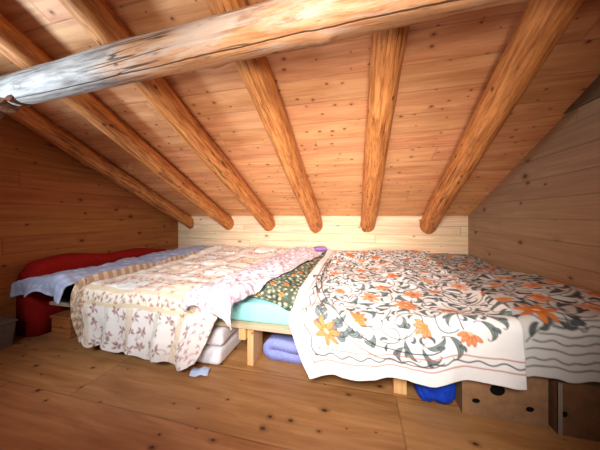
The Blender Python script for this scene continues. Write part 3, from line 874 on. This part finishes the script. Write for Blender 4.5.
# folded lavender blanket: a strip folded back and forth, seen end-on
def folded(name, x0, x1, y0, y1, z0, layers, th, mat, gap=.004):
    path = []
    for k in range(layers):
        z = z0 + th / 2 + k * (th + gap)
        xa, xb = x0 + th, x1 - th
        row = [(xa + (xb - xa) * i / 10, z + .006 * math.sin(i * .9 + k)) for i in range(11)]
        if k % 2 == 0: row = row[::-1]          # first row runs right -> left
        if path:
            p = path[-1]; q = row[0]; sgn = -1 if p[0] < (x0 + x1) / 2 else 1
            r = (q[1] - p[1]) / 2; zc = (p[1] + q[1]) / 2
            for a in range(1, 8):
                an = -math.pi / 2 + a / 8 * math.pi
                path.append((p[0] + sgn * math.cos(an) * r * 1.1, zc + math.sin(an) * r))
        path += row
    bm = bmesh.new(); ny = 10; cols = []
    for j in range(ny + 1):
        y = y0 + (y1 - y0) * j / ny
        A = []; B = []
        for i, (x, z) in enumerate(path):
            a = path[max(i - 1, 0)]; b = path[min(i + 1, len(path) - 1)]
            d = Vector((b[0] - a[0], b[1] - a[1])).normalized(); nn = Vector((-d.y, d.x)) * th / 2
            wob = .006 * math.sin(y * 11 + i * .4)
            A.append(bm.verts.new((x + nn.x, y + wob, max(z0, z + nn.y)))); B.append(bm.verts.new((x - nn.x, y + wob, max(z0, z - nn.y))))
        cols.append((A, B))
    n = len(path)
    for (A, B), (A2, B2) in zip(cols, cols[1:]):
        for i in range(n - 1):
            bm.faces.new((A[i], A[i + 1], A2[i + 1], A2[i])); bm.faces.new((B[i], B2[i], B2[i + 1], B[i + 1]))
        bm.faces.new((A[0], A2[0], B2[0], B[0])); bm.faces.new((A[-1], B[-1], B2[-1], A2[-1]))
    for A, B in (cols[0], cols[-1]):
        for i in range(n - 1): bm.faces.new((A[i], A[i + 1], B[i + 1], B[i]))
    return link(name, from_bm(bm, name), mat, loc=((x0 + x1) / 2, (y0 + y1) / 2, z0), smooth=True)
m_lav = plain('lavender_fleece', (142, 150, 214), .95, 90, .1, .3, .004)
o = folded('blanket', -.77, -.18, 1.86, 2.3, .002, 2, .078, m_lav)
tag(o, 'folded lavender-blue blanket on the floor beside the platform leg', 'blanket')

# crumpled bright blue bag
m_blue = plain('bright_blue_cloth', (20, 66, 190), .7, 40, .1, .2)
bm = bmesh.new(); bmesh.ops.create_icosphere(bm, subdivisions=5, radius=1)
for v in bm.verts:
    c = v.co.copy()
    for ax in range(3): c[ax] = math.copysign(abs(c[ax]) ** .62, c[ax])
    k = float(fbm(np.array(c.x * 1.9 + c.z), np.array(c.y * 1.9 - c.z * 1.3), 130)) * .14 + .05 * abs(float(vnoise(np.array(c.x * 4 + c.z * 3), np.array(c.y * 4 + c.z * 2), 133)))
    c *= (1 + k)
    v.co = Vector((.485 + c.x * .116, 1.765 + c.y * .13, max(.002, .14 + c.z * .145)))
o = link('bag', from_bm(bm, 'bag'), m_blue, loc=(.492, 1.765, 0), smooth=True)
tag(o, 'crumpled bright blue cloth bag under the white coverlet hem', 'bag')

# cardboard boxes
m_card = plain('cardboard', (150, 112, 80), .9, 14, .08, .08)
m_card_dk = plain('brown_cardboard', (112, 78, 52), .9, 14, .1, .08)
m_hole = plain('painted_inside_shade', (16, 12, 10), .95, 20, .1, 0)
m_tape = plain('pale_tape', (140, 126, 114), .5, 30, .05, .05)
def carton(name, x0, x1, y0, y1, h, mat, holes, label, ang, group, tape=None):
    t = empty(name, ((x0 + x1) / 2, y0, 0)); tag(t, label, 'box', group)
    th = .006
    # shell: front panel with true cut-outs, four other sides, a flap lid
    bm = bmesh.new()
    # front panel built as a fan of quads round each hole on a grid
    from mathutils.geometry import delaunay_2d_cdt
    w = x1 - x0
    outer = [(0, 0), (w, 0), (w, h), (0, h)]
    V = [Vector(p) for p in outer]; E = [(0, 1), (1, 2), (2, 3), (3, 0)]; loops = []
    for (hx, hz, rx, rz) in holes:
        st = len(V)
        for k in range(20):
            a = k / 20 * 2 * math.pi; V.append(Vector((hx + math.cos(a) * rx, hz + math.sin(a) * rz)))
        E += [(st + k, st + (k + 1) % 20) for k in range(20)]
    vv, ee, ff, *_ = delaunay_2d_cdt(V, E, [], 0, 1e-5)
    bv = {}
    for d, yy in ((0, y0), (1, y0 + th)):
        for i, p in enumerate(vv): bv[d, i] = bm.verts.new((x0 + p.x, yy, p.y))
    for f in ff:
        c = sum((vv[i] for i in f), Vector((0, 0))) / len(f)
        if any(((c.x - hx) / rx) ** 2 + ((c.y - hz) / rz) ** 2 < .97 for hx, hz, rx, rz in holes): continue
        if not (0 <= c.x <= w and 0 <= c.y <= h): continue
        for d in (0, 1): bm.faces.new([bv[d, i] for i in f])
    box_bm(x0, x0 + th, y0 + th, y1, 0, h, 0, 1, bm); box_bm(x1 - th, x1, y0 + th, y1, 0, h, 0, 1, bm)
    box_bm(x0 + th, x1 - th, y1 - th, y1, 0, h, 0, 1, bm); box_bm(x0 + th, x1 - th, y0 + th, y1 - th, .0, th, 0, 1, bm)
    for b_ in [v for v in bm.verts if not v.link_faces]: bm.verts.remove(b_)
    link('shell', from_bm(bm, 'shell'), mat, parent=t)
    link('flap', from_bm(box_bm(x0, x1, y0, (y0 + y1) / 2 - .002, h, h + th), 'flap'), mat, parent=t)
    link('flap', from_bm(box_bm(x0, x1, (y0 + y1) / 2 + .002, y1, h, h + th), 'flap'), mat, parent=t)
    link('hole_shade', from_bm(box_bm(x0 + .008, x1 - .008, y0 + .02, y0 + .026, .01, h - .01), 'hole_shade'), m_hole, parent=t)  # dark sheet standing in for the shade inside the box
    if tape:
        for (tx, tw) in tape: link('tape', from_bm(box_bm(x0 + tx, x0 + tx + tw, y0 - .0015, y0, .0, h), 'tape'), m_tape, parent=t)
    t.rotation_euler = (0, 0, ang)
    return t
carton('cardboard_box', .615, 1.045, 1.635, 2.10, .285, m_card, [(.075, .088, .022, .016), (.185, .170, .040, .034), (.345, .088, .021, .017)],
       'tan cardboard box with round punched holes beside the blue bag', 0, 'cardboard boxes under the platform')
carton('cardboard_box', 1.066, 1.49, 1.60, 1.96, .285, m_card_dk, [(.03, .115, .016, .018)],
       'darker brown cardboard box with a pale taped edge near the side wall', 0, 'cardboard boxes under the platform', tape=[(.0, .02), (.21, .02)])

# small wooden box at the far end
m_box = wood_boards('orange_box_wood', 'XZ', .09, 1.0, (150, 84, 44), (184, 112, 64), knots=.1, seam=.5, var=.08, grain=18)
t = empty('wooden_box', (-2.86, 1.70, 0)); tag(t, 'small orange-brown wooden box on the floor below the blue blanket', 'box')
link('body', from_bm(box_bm(-2.985, -2.735, 1.715, 1.95, .03, .185, .004), 'body'), m_box, parent=t)
link('lid', from_bm(box_bm(-2.995, -2.725, 1.705, 1.96, .185, .206, .004), 'lid'), m_box, parent=t)
link('plinth', from_bm(box_bm(-2.995, -2.725, 1.705, 1.96, 0, .03, .004), 'plinth'), m_box, parent=t)

# grey plastic bin at the left edge of the view
m_grey = plain('grey_plastic', (128, 112, 104), .5, 20, .05, .03)
t = empty('storage_bin', (-3.2, 1.42, 0)); tag(t, 'small grey plastic bin on the floor in front of the red mattress', 'bin')
bm = bmesh.new()
lo = [(-3.29, 1.32), (-3.12, 1.32), (-3.12, 1.50), (-3.29, 1.50)]; hi = [(-3.315, 1.30), (-3.10, 1.30), (-3.10, 1.52), (-3.315, 1.52)]
A = [bm.verts.new((x, y, .0)) for x, y in lo]; B = [bm.verts.new((x, y, .22)) for x, y in hi]
inn = [bm.verts.new((x + (.006 if i in (0, 3) else -.006), y + (.006 if i < 2 else -.006), .22)) for i, (x, y) in enumerate(hi)]
inb = [bm.verts.new((x + (.006 if i in (0, 3) else -.006), y + (.006 if i < 2 else -.006), .008)) for i, (x, y) in enumerate(lo)]
bm.faces.new(A[::-1]); bm.faces.new(inb)
for i in range(4):
    j = (i + 1) % 4
    bm.faces.new((A[i], A[j], B[j], B[i])); bm.faces.new((B[i], B[j], inn[j], inn[i])); bm.faces.new((inn[i], inn[j], inb[j], inb[i]))
link('tub', from_bm(bm, 'tub'), m_grey, parent=t)
bm = bmesh.new(); box_bm(-3.325, -3.09, 1.29, 1.53, .221, .236, .004, 2, bm)
link('lid', from_bm(bm, 'lid'), m_grey, parent=t)

# ------------------------------------------------------------------ lights
def area(name, loc, target, sx, sy, power, col, spread=180):
    L = bpy.data.lights.new(name, 'AREA'); L.shape = 'RECTANGLE'; L.size = sx; L.size_y = sy; L.energy = power; L.color = col
    L.spread = math.radians(spread)
    o = bpy.data.objects.new(name, L); COL.objects.link(o); o.location = loc
    o.rotation_euler = (Vector(target) - Vector(loc)).to_track_quat('-Z', 'Y').to_euler()
    return o
area('high_window_light', (-.1, -.6, 1.95), (-.25, 2.9, .60), .7, .6, 31, (1.0, .97, .94), 66)
area('side_fill_light', (-1.5, -.6, 1.95), (-1.9, 2.9, .62), .6, .6, 17, (.82, .91, 1.0), 66)  # added fill that brightens the left-hand beds
area('low_ceiling_fill', (.0, -1.6, .8), (-.45, 2.9, 1.65), .9, .7, 19, (1.0, .91, .83), 54)  # added fill aimed upward to brighten the ceiling
area('gable_window_light', (XL + .15, .3, 1.3), (-1.7, 1.1, 2.4), .5, .5, 17, (.66, .84, 1.0), 80)

w = bpy.data.worlds.new('attic_world'); sc.world = w; w.use_nodes = True
w.node_tree.nodes['Background'].inputs[0].default_value = (.8, .85, 1, 1); w.node_tree.nodes['Background'].inputs[1].default_value = .3

# ------------------------------------------------------------------ camera
cam = bpy.data.cameras.new('camera'); co = bpy.data.objects.new('camera', cam); COL.objects.link(co)
co.location = (0, 0, H); co.rotation_euler = (math.radians(90), 0, math.radians(13.75))
cam.sensor_width = 36; cam.lens = 237 / 600 * 36; cam.shift_y = -9 / 600; cam.clip_start = .02
sc.camera = co

sc.view_settings.view_transform = 'Standard'; sc.view_settings.look = 'None'
sc.view_settings.exposure = 0.0; sc.view_settings.gamma = 1.0; sc.view_settings.use_curve_mapping = False
sc.cycles.use_denoising = True
sc.cycles.max_bounces = 8; sc.cycles.diffuse_bounces = 5
